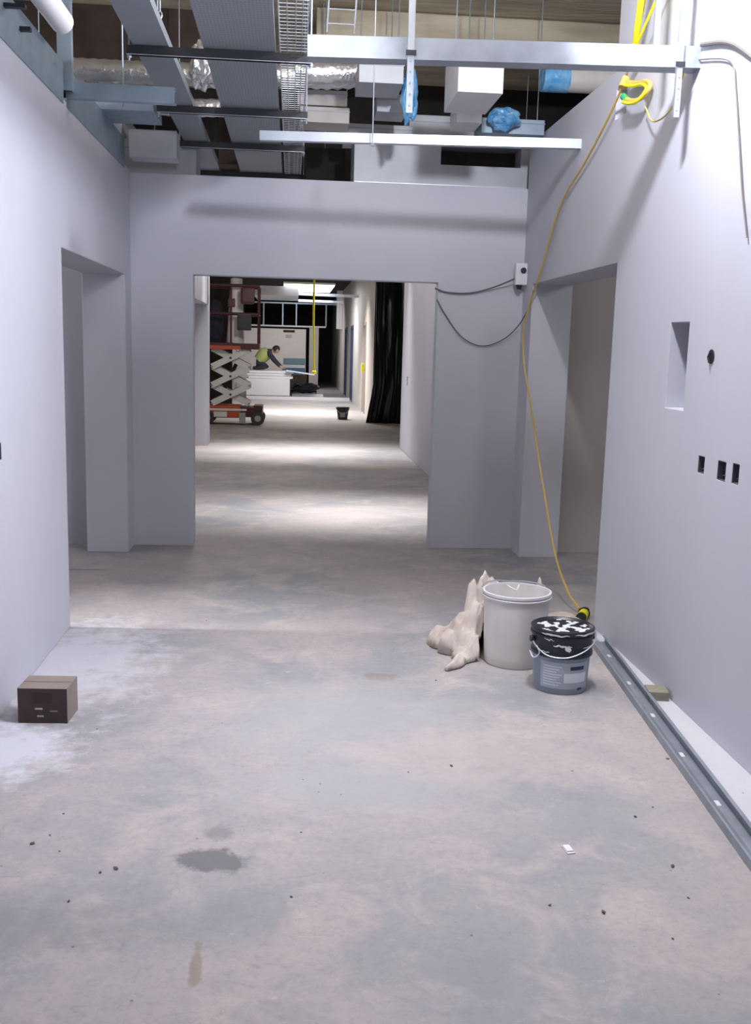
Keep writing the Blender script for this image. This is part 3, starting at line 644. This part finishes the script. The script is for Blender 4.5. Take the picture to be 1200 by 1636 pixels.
for s in (-1, 1): MB().cyl((s * .142, 0, .24), (s * .156, 0, .24), .014, n=14).build('handle_lug', 'blackplastic', root, smooth=True)
# plaster smears on the lid
b = MB(); random.seed(11)
bm_ = b.bm
rings = 10; seg = 60; V = {}
for i in range(rings + 1):
    for j in range(seg):
        r = .122 * i / rings; a = 2 * PI * j / seg; V[i, j] = bm_.verts.new((r * math.cos(a), r * math.sin(a), .2905 + .003 * abs(mnoise.noise(Vector((r * 30 * math.cos(a), r * 30 * math.sin(a), 2))))))
for i in range(rings):
    for j in range(seg):
        r = (i + .5) / rings; a = 2 * PI * (j + .5) / seg
        if mnoise.noise(Vector((r * 3.0 * math.cos(a) + 5, r * 3.0 * math.sin(a), 1))) > .04:
            vs = [V[i, j], V[i, (j + 1) % seg], V[i + 1, (j + 1) % seg], V[i + 1, j]]
            bm_.faces.new(vs)
b.build('plaster_smear', 'plaster', root, smooth=True)
def smear(a0, a1, z, h, r, seed):
    b = MB(); bm_ = b.bm; n = 26; P_ = []
    for i in range(n + 1):
        t = i / n; a = ra(a0 + (a1 - a0) * t); e = math.sin(PI * t) ** .5
        hh = h * e * (.6 + .7 * abs(mnoise.noise(Vector((t * 7, seed, 0))))); zz = z + .006 * mnoise.noise(Vector((t * 5, seed, 3)))
        P_.append([bm_.verts.new(((r + .001) * math.cos(a), (r + .001) * math.sin(a), zz + dz)) for dz in (-hh / 2, hh / 2)])
    for p, q in zip(P_, P_[1:]): bm_.faces.new((p[0], q[0], q[1], p[1]))
    return b
for args in ((208, 262, .285, .012, .146, 1), (270, 335, .289, .012, .147, 2), (232, 268, .235, .014, .1405, 3), (290, 325, .225, .010, .140, 5), (254, 266, .222, .03, .1405, 7), (215, 235, .262, .006, .148, 8), (200, 226, .200, .008, .1405, 9)):
    smear(*args).build('plaster_smear', 'plaster', root, smooth=True)

# dust sheet bunched up behind the bucket
def seg_dist(p, a, b):
    ap = (p[0] - a[0], p[1] - a[1]); ab = (b[0] - a[0], b[1] - a[1]); L2 = ab[0] ** 2 + ab[1] ** 2
    t = max(0, min(1, (ap[0] * ab[0] + ap[1] * ab[1]) / L2)) if L2 else 0
    return math.hypot(ap[0] - ab[0] * t, ap[1] - ab[1] * t), t
def draped_sheet(name, ext, ridges, hole, label, step=.007, seed=0.0, fold=.02):
    """cloth surface: ridges = [(a, b, height at a, height at b, half width at a, at b, sharpness)] in plan; folds fall away from every ridge"""
    x0, x1, y0, y1 = ext; nx = int((x1 - x0) / step); ny = int((y1 - y0) / step); mb = MB(); bm_ = mb.bm; V = {}
    for i in range(nx + 1):
        for j in range(ny + 1):
            x = x0 + i * step; y = y0 + j * step
            wx = x + .020 * mnoise.noise(Vector((x * 9, y * 9, seed))); wy = y + .020 * mnoise.noise(Vector((x * 9, y * 9, seed + 7)))
            best = -1
            for a, b_, ha, hb, ra_, rb_, sh in ridges:
                d, t = seg_dist((wx, wy), a, b_); r = ra_ + (rb_ - ra_) * t; h = ha + (hb - ha) * t
                q = 1 - d / r
                if q > 0: best = max(best, h * min(1, q ** sh * 1.0))
            if best < 0: continue
            ang = math.atan2(y - 4.98, x - .98); rr = math.hypot(x - .98, y - 4.98)
            f1 = 1 - abs(mnoise.noise(Vector((math.cos(ang) * 6.5, math.sin(ang) * 6.5, rr * 3 + seed)))) * 2
            f2 = 1 - abs(mnoise.noise(Vector((x * 17 + seed, y * 17, best * 6)))) * 2
            z = best * (.82 + .18 * f2) + fold * 1.3 * (f1 - .35) * min(1, best / .06) + .016 * f2 * min(1, best / .03)
            dh = math.hypot(x - hole[0], y - hole[1])
            if dh < hole[2]: continue
            V[i, j] = bm_.verts.new((x, y, max(.006, z + .006)))
    for i in range(nx):
        for j in range(ny):
            k = [(i, j), (i + 1, j), (i + 1, j + 1), (i, j + 1)]
            if all(c in V for c in k): bm_.faces.new([V[c] for c in k])
    loose = [v for v in bm_.verts if not v.link_faces]; bmesh.ops.delete(bm_, geom=loose, context='VERTS')
    bmesh.ops.smooth_vert(bm_, verts=bm_.verts[:], factor=.25, use_axis_x=True, use_axis_y=True, use_axis_z=True)
    for v in bm_.verts:
        if v.is_boundary and math.hypot(v.co.x - hole[0], v.co.y - hole[1]) > hole[2] + .02: v.co.z = .005
    o = mb.build(name, 'cloth'); o.data.polygons.foreach_set('use_smooth', [True] * len(o.data.polygons))
    md = o.modifiers.new('thickness', 'SOLIDIFY'); md.thickness = .004; md.offset = -1
    return tag(o, label, 'dust sheet')
draped_sheet('dust_sheet', (.70, 1.30, 4.55, 5.35), [
    ((.765, 4.615), (.93, 4.78), .020, .06, .018, .05, .5), ((.87, 4.80), (.97, 4.80), .04, .12, .05, .06, .5), ((.90, 4.80), (1.0, 4.95), .06, .20, .05, .12, .6),
    ((.965, 5.0), (1.02, 5.03), .42, .40, .065, .09, .4), ((.90, 4.93), (.98, 4.95), .20, .26, .08, .10, .4), ((.83, 4.90), (.88, 4.96), .12, .14, .06, .09, .6),
    ((1.02, 5.05), (1.20, 5.10), .36, .30, .12, .14, .5), ((.86, 5.06), (1.15, 5.2), .10, .12, .13, .14, .6)], (1.138, 4.765, .178),
    'crumpled cream dust sheet heaped behind and left of the white bucket')
draped_sheet('dust_sheet', (1.28, 1.72, 4.85, 5.75), [
    ((1.36, 5.10), (1.55, 5.35), .08, .05, .07, .16, .5), ((1.42, 5.35), (1.62, 5.60), .03, .02, .14, .08, .5), ((1.345, 5.12), (1.36, 5.14), .36, .30, .045, .045, .5), ((1.47, 5.15), (1.55, 5.35), .04, .03, .09, .10, .5)], (1.138, 4.765, .178),
    'cream dust sheet spread low between white bucket and right wall', seed=4.0, fold=.012)
# debris
chips = [(-.74, 3.004), (-.688, 2.903), (-.541, 2.77), (-.50, 2.79), (-.761, 3.887), (1.182, 3.076), (1.165, 2.572), (.894, 2.508), (1.042, 2.376), (1.07, 3.447), (1.186, 2.747), (1.476, 3.547), (1.268, 3.143), (-.458, 5.488), (.70, 4.47), (-.60, 2.62), (-.71, 2.06), (-.55, 2.05), (.02, 2.62), (-.78, 2.95), (-.73, 3.15), (.45, 3.45), (.62, 3.5), (.75, 2.55), (.05, 3.0)]
proto = None
for k, (x, y) in enumerate(chips):
    if k < 4:
        b = bmesh.new(); bmesh.ops.create_icosphere(b, subdivisions=1, radius=1)
        for v in b.verts: v.co = Vector((v.co.x * .011, v.co.y * .007, v.co.z * .004 + .003)) * random.uniform(.7, 1.3)
        for v in b.verts: v.co.z = max(v.co.z, 0)
        mb = MB(); mb.merge(b); o = mb.build('debris_chip', 'debris')
        if k == 0: protos = []
        protos.append(o)
    else: o = protos[k % 4].copy(); COL.objects.link(o)
    s = random.uniform(.4, .9); o.scale = (s, s, s); o.location = (x, y, 0); o.rotation_euler.z = random.uniform(0, 6)
    tag(o, 'small dark crumb of plaster debris scattered on the concrete floor', 'debris', 'crumbs of debris on the floor')
b = MB(); b.box(-.012, .014, -.028, .025, 0, .004, .001); b.box(-.010, .012, -.02, .02, .0041, .008, .001); o = b.build('paper_scrap', 'paper'); o.location = (.888, 2.86, 0); o.rotation_euler.z = .15
tag(o, 'small white paper scrap lying on the floor near the stud', 'scrap')

# ================================================================== BEYOND THE DOORWAY
# black sheet
b = bmesh.new(); nx, nz = 60, 12; V = {}
for i in range(nx + 1):
    for j in range(nz + 1):
        t = i / nx; z = 3.15 * j / nz
        x = 1.655 + 1.9 * t - max(0, .72 - z) * .18 * (1 - t); y = 20.30 + .035 * math.sin(i * .9) + .02 * math.sin(i * 2.3 + z)
        V[i, j] = b.verts.new((x, y, z + .003))
for i in range(nx):
    for j in range(nz): b.faces.new((V[i, j], V[i + 1, j], V[i + 1, j + 1], V[i, j + 1]))
mb = MB(); mb.merge(b); o = mb.build('black_sheet', 'blacksheet', smooth=True); md = o.modifiers.new('t', 'SOLIDIFY'); md.thickness = .004
tag(o, 'tall black polythene sheet hanging at the right beyond the doorway', 'sheet')
# distant bucket
root = thing('distant_pail', 'small dark grey pail on the floor far beyond the doorway', 'bucket', (1.10, 21.25, 0))
MB().lathe([(0, .003), (.10, .003), (.128, .21), (0, .21)], n=28).build('body', 'rubber', root, smooth=True)
MB().lathe([(.128, .205), (.142, .207), (.142, .26), (.12, .265), (0, .262)], n=28).build('lid', 'blackplastic', root, smooth=True)
MB().tube(spline([(-.14, 0, .23), (-.10, -.10, .17), (0, -.14, .12), (.10, -.10, .17), (.14, 0, .23)], 6), .005, 6).build('wire_handle', 'zinc', root)
MB().box(-.06, .05, -.125, -.118, .05, .15).build('label', 'hubgrey', root)

# scissor lift
root = thing('scissor_lift', 'red and white scissor lift standing beyond the doorway on the left', 'lift', (-1.16, 19.5, 0))
MB().box(-.60, .20, -.33, .33, .13, .36, .02).build('chassis', 'orange', root)
MB().box(.20, .46, -.31, .31, .15, .34, .02).build('motor_housing', 'darkred', root)
MB().box(-.62, .32, -.345, -.331, .27, .31).build('chassis_stripe', 'white_steel', root)
MB().box(-.30, -.05, -.345, -.332, .15, .25).build('access_panel', 'white_steel', root)
MB().box(.45, .62, -.30, .30, .20, .37, .01).build('drive_end', 'darkred', root)
for x in (-.42, .53):
    for y in (-.34, .28):
        wh = MB(); wh.cyl((x, y, .13), (x, y + .09, .13), .13, n=26); wobj = wh.build('wheel', 'rubber', root, smooth=True)
        MB().cyl((x, y - .006, .13), (x, y - .001, .13), .06, n=18).build('wheel_hub', 'hubgrey', wobj)
MB().box(.18, .30, -.35, -.332, .03, .24).build('side_step', 'hubgrey', root)
z0, dz = .40, .345
for lv in range(3):
    for y, mm in ((-.27, 'white_steel'), (-.20, 'white_steel'), (.20, 'white_steel'), (.27, 'hubgrey')):
        a, b_ = ((-.34, z0 + lv * dz), (.36, z0 + (lv + 1) * dz)); p = (a[0], y, a[1]); q = (b_[0], y, b_[1])
        if y in (-.27, .27): MB().obox(p, q, .035, .115).build('scissor_arm', mm, root)
        else: MB().obox((a[0], y, b_[1]), (b_[0], y, a[1]), .035, .115).build('scissor_arm', mm, root)
    MB().cyl((.01, -.30, z0 + (lv + .5) * dz), (.01, .30, z0 + (lv + .5) * dz), .022, n=12).build('pivot_pin', 'rubber', root)
    MB().cyl((-.34, -.29, z0 + lv * dz), (-.34, .29, z0 + lv * dz), .02, n=12).build('pivot_pin', 'hubgrey', root)
    MB().cyl((.36, -.29, z0 + lv * dz), (.36, .29, z0 + lv * dz), .02, n=12).build('pivot_pin', 'hubgrey', root)
MB().obox((-.15, 0, .62), (.12, 0, 1.18), .07, .07).build('hydraulic_ram', 'rubber', root)
MB().box(-.58, .55, -.36, .36, 1.43, 1.54, .008).build('platform', 'darkred', root)
MB().box(-.58, .20, -.368, -.361, 1.42, 1.49).build('platform_edge', 'orange', root)
rl = MB()
for y in (-.345, .345):
    for z in (2.08, 2.60): rl.cyl((-.56, y, z), (.53, y, z), .028, n=10)
    for x in (-.56, .02, .53): rl.cyl((x, y, 1.54), (x, y, 2.60), .02, n=10)
for x in (-.56, .53):
    for z in (2.08, 2.60): rl.cyl((x, -.345, z), (x, .345, z), .02, n=10)
rl.build('guard_rail', 'darkred', root, smooth=True)
MB().box(.14, .40, -.42, -.36, 1.78, 2.08, .02).build('control_box', 'black', root)
MB().box(.20, .46, -.45, -.362, 2.26, 2.56, .05).build('control_box', 'darkred', root)
MB().box(-.04, .10, -.40, -.362, 2.20, 2.36, .02).build('control_box', 'darkred', root)
o = tag(MB().cyl((-1.08, 19.55, 1.545), (-1.06, 19.55, 2.75), .17, .11, 24).build('insulation_roll', 'white_panel', smooth=True), 'tall white roll standing in the scissor lift basket', 'roll')
crumple('dark_bundle', (-1.46, 19.6, 1.93), (.15, .14, .40), 'trousers', 'dark bundle in the lift basket at its left end', 'bundle', 21, .2)
# dark-coloured backdrop panel stands for the unlit opening behind the lift
struct(MB().box(-3.3, -1.28, 22.0, 22.1, 0, 3.3).build('trim_4', 'dark'), 'dark backdrop panel for the unlit opening behind the lift')

# stacked plasterboards
root = thing('plasterboard_stack', 'waist-high stack of white boards far down the corridor', 'stack', (-.62, 29.3, 0))
MB().box(-.66, .58, -.42, .42, .08, .56, .01).build('wrapped_bundle', 'white_panel', root)
for k, (z, dx) in enumerate(((.565, .06), (.64, .02), (.715, .08))): MB().box(-.66 + dx, .60 + dx, -.4, .4, z, z + .068).build('board', 'white_panel', root)
for x in (-.5, 0, .45): MB().box(x - .05, x + .05, -.4, .4, 0, .08).build('bearer', 'timber_dark', root)
root = thing('floor_track', 'low white steel strip lying across the floor beyond the pail', 'track', (.25, 28.3, 0))
MB().box(-1.5, 1.4, -.05, .05, 0, .09).build('strip', 'white_panel', root)
# sloping boards leaning on stack
o = MB().obox((-.15, 29.0, .80), (.65, 29.0, .70), .5, .03).build('loose_board', 'white_panel'); tag(o, 'loose white board sliding off the stack to the right', 'board')
# black cable heap on a low white platform
tag(MB().box(.02, .95, 29.7, 30.6, .0, .10, .02).build('low_platform', 'white_panel'), 'low white board on the floor right of the stack', 'board')
b = MB(); random.seed(2); pts = []
for k in range(90):
    a = k * .45; r = .26 + .07 * math.sin(k * .37); pts.append((.40 + 1.3 * r * math.cos(a), 30.1 + r * math.sin(a), .145 + .22 * (k / 90) + .03 * math.sin(k * 1.7)))
b.tube(spline(pts, 3), .03, 6); tag(b.build('cable_heap', 'blackplastic', smooth=True), 'heap of black cable on the low board right of the stack', 'cable')
# crates
for k, (x0, x1, z0_, z1_, mm, lb) in enumerate(((-.28, .42, .62, .82, 'bluebox', 'dark blue crate behind the stack, bottom one'), (-.30, .40, .83, .93, 'white_panel', 'white crate behind the stack between two blue crates'), (-.25, .42, .94, 1.12, 'tealbox', 'teal crate behind the stack, top one'))):
    tag(MB().box(x0, x1, 31.0, 31.6, z0_, z1_, .01).build('storage_crate', mm), lb, 'crate', 'crates stacked behind the boards')
tag(MB().box(-.35, .48, 30.9, 31.7, .0, .615, .01).build('trestle_crate', 'timber_dark'), 'dark base crate under the blue crates', 'crate')
# far partition
wall_grid('wall_far_partition', 'y', 36.0, .12, (-1.94, .50, 0, 2.08), [], m='creamwall', label='pale board wall at the far end')
root = thing('wall_notice', 'small dark and pink notice on the pale far wall', 'notice', (-.1, 35.99, 1.78))
MB().box(-.20, .20, -.01, 0, .18, .26).build('dark_strip', 'dark', root); MB().box(-.12, .10, -.01, 0, .0, .10).build('notice_sheet', 'pinkframe', root)
root = thing('stud_partition', 'bare white metal stud frame with dark gaps above the far wall', 'frame', (0, 36.0, 0))
MB().box(-1.94, 1.2, -.03, .05, 2.15, 2.20).build('rail', 'white_panel', root)
MB().box(-1.94, 1.69, -.03, .05, 2.95, 3.0).build('rail', 'galv_dull', root)
for x in (-1.0, -.33, .15, 1.2): MB().box(x - .022, x + .022, -.03, .05, 2.20, 2.95).build('stud', 'galv_dull', root)
MB().box(.62, .95, -.03, .09, 0, 2.14).build('post', 'wall_dim', root)
# far ceiling: services, lights
struct(MB().box(-1.95, 1.7, 22.5, 42, 3.38, 3.48).build('trim_5', 'dark'), 'dark far ceiling')
root = thing('ceiling_light', 'bright lit ceiling panel far down the corridor', 'light', (.30, 26.5, 3.0))
MB().box(-.52, .75, -1.5, 1.9, 0, .05).build('housing', 'white_steel', root); MB().box(-.50, .73, -1.48, 1.88, -.012, -.001).build('diffuser', 'lamp', root)
tag(MB().box(-.95, .15, 25.2, 28.0, 2.72, 2.95).build('duct_box', 'duct'), 'large silver duct under the far ceiling left of the light', 'duct')
c_channel('ceiling_channel', (.15, 26.0, 2.82), (1.69, 26.0, 2.80), .05, .07, 'zinc', 'bright channel just under the far ceiling light, upper of two', 'channel')
c_channel('ceiling_channel', (.15, 26.2, 2.66), (1.30, 26.2, 2.65), .05, .06, 'zinc', 'bright channel just under the far ceiling light, lower of two', 'channel')
c_channel('ceiling_channel', (-1.9, 18.2, 2.78), (1.6, 18.2, 2.78), .05, .06, 'galv_dull', 'dull channel high across the bay with the lift', 'channel')
fc = tag(MB().tube(spline([(.48, 22.6, 3.379), (.475, 22.6, 2.4), (.49, 22.6, 1.6), (.51, 22.6, 0.98)], 8), .022, 8).build('hanging_cable', 'brightyellow', smooth=True), 'bright yellow cable hanging in the far corridor', 'cable')
MB().ball((.51, 22.6, .94), .05, 2).build('plug', 'brightyellow', fc, smooth=True)
tag(MB().box(1.62, 1.69, 23.3, 23.45, .95, 1.15, .01).build('door_socket', 'brightyellow'), 'yellow and black socket by the pale door frame', 'socket')
tag(MB().box(1.50, 1.69, 34.2, 34.4, 2.1, 3.37).build('white_column_box', 'white_panel'), 'white boxed column at the far top right', 'column')

# ================================================================== PERSON
def person():
    root = thing('person', 'person in hi-vis vest kneeling hunched on the stack of white boards', 'person', (0, 0, 0))
    V_ = [(-.98, 29.30, 1.00, .15), (-.88, 29.30, 1.13, .165), (-.76, 29.30, 1.26, .18), (-.64, 29.30, 1.33, .11), (-.57, 29.29, 1.345, .06), (-.52, 29.28, 1.36, .08),
          (-.95, 29.20, .98, .11), (-.66, 29.13, .885, .085), (-1.02, 29.15, .845, .055), (-1.12, 29.15, .84, .045),
          (-.95, 29.40, .98, .11), (-.68, 29.46, .885, .085), (-1.03, 29.44, .845, .055), (-1.13, 29.44, .84, .045),
          (-.66, 29.12, 1.29, .075), (-.52, 29.02, 1.08, .055), (-.36, 29.06, .92, .038), (-.30, 29.07, .87, .03),
          (-.66, 29.48, 1.29, .075), (-.50, 29.56, 1.10, .055), (-.33, 29.48, .94, .038), (-.27, 29.46, .88, .03)]
    E_ = [(0, 1), (1, 2), (2, 3), (3, 4), (4, 5), (0, 6), (6, 7), (7, 8), (8, 9), (0, 10), (10, 11), (11, 12), (12, 13), (3, 14), (14, 15), (15, 16), (16, 17), (3, 18), (18, 19), (19, 20), (20, 21)]
    n = len(V_)
    for hs, base in ((1, 17), (-1, 21)):
        hx, hy, hz = V_[base][:3]
        for k, (dx, dy, dz_, L) in enumerate(((.95, -.30, -.2, .075), (1, -.1, -.2, .085), (1, .08, -.2, .08), (.95, .25, -.2, .065))):
            i = len(V_); V_.append((hx + dx * .035, hy + dy * .06, hz + dz_ * .02, .011)); V_.append((hx + dx * L * .75 + .02, hy + dy * .08, hz - .018, .009)); V_.append((hx + dx * L + .02, hy + dy * .085, hz - .035, .008))
            E_ += [(base, i), (i, i + 1), (i + 1, i + 2)]
        i = len(V_); V_.append((hx + .01, hy + hs * .035, hz - .005, .012)); V_.append((hx + .045, hy + hs * .055, hz - .02, .010)); E_ += [(base, i), (i, i + 1)]
    me = bpy.data.meshes.new('body'); me.from_pydata([v[:3] for v in V_], E_, []); o = bpy.data.objects.new('body', me); COL.objects.link(o)
    sk = o.modifiers.new('skin', 'SKIN'); sk.use_smooth_shade = True
    for i, v in enumerate(V_): me.skin_vertices[0].data[i].radius = (v[3], v[3])
    me.skin_vertices[0].data[0].use_root = True
    o.modifiers.new('sub', 'SUBSURF').levels = 1
    dg = bpy.context.evaluated_depsgraph_get(); nm = bpy.data.meshes.new_from_object(o.evaluated_get(dg)); o.modifiers.clear(); o.data = nm; nm.name = 'body'
    for m in ('trousers', 'skin'): nm.materials.append(M[m])
    for p in nm.polygons:
        p.use_smooth = True; c = p.center
        p.material_index = 1 if (c.x > -.335 and c.z < .92) or (c.x > -.565 and c.z > 1.25) else 0
    o.parent = root
    # head
    b = bmesh.new(); bmesh.ops.create_uvsphere(b, u_segments=28, v_segments=20, radius=1)
    for v in b.verts:
        x, y, z = v.co; jaw = 1 - .25 * max(0, -z)
        v.co = Vector((x * .098 * jaw, y * .076 * jaw, z * .118))
        if x > .6 and abs(y) < .22 and -.25 < z < .15: v.co.x += .022
        if x > .8 and abs(y) < .3 and -.55 < z < -.45: v.co.x += .006
    m_ = MB(); m_.merge(b)
    for s in (-1, 1): m_.ball((.0, s * .076, -.005), .022, 2, (1, .45, 1.4))
    h = m_.build('head', 'skin', root, smooth=True); h.location = (-.455, 29.27, 1.375); h.rotation_euler = (0, .75, 0)
    b = MB(); 
    for s in (-1, 1): b.ball((.088, s * .03, .012), .009, 1)
    b.build('eyes', 'hair', h); MB().box(.085, .092, -.022, .022, -.056, -.050).build('mouth', 'darkred', h)
    b = bmesh.new(); bmesh.ops.create_uvsphere(b, u_segments=24, v_segments=16, radius=1)
    bmesh.ops.delete(b, geom=[v for v in b.verts if v.co.z < -.5 or (v.co.x > .45 and v.co.z < .35)], context='VERTS')
    for v in b.verts: v.co = Vector((v.co.x * .108 - .008, v.co.y * .088, v.co.z * .128 + .008)) * (1 + .05 * mnoise.noise(v.co * 4))
    m_ = MB(); m_.merge(b); m_.build('hair', 'hair', h, smooth=True)
    # vest follows the back
    b = MB(); p = [(-.95, 29.30, 1.06), (-.88, 29.30, 1.13), (-.76, 29.30, 1.26), (-.65, 29.30, 1.33)]; bm_ = b.bm; rr = (.165, .185, .205, .15); rings = []
    for c, r in zip(p, rr):
        d = Vector((.72, 0, .69)).normalized(); u = Vector((0, 1, 0)); w_ = d.cross(u)
        rings.append([bm_.verts.new(Vector(c) + (u * math.cos(a) * 1.15 + w_ * math.sin(a)) * r) for a in [2 * PI * i / 20 for i in range(20)]])
    for A_, B_ in zip(rings, rings[1:]):
        for i in range(20): bm_.faces.new((A_[i], A_[(i + 1) % 20], B_[(i + 1) % 20], B_[i]))
    b.build('hi_vis_vest', 'hivis', root, smooth=True)
    return root
person()
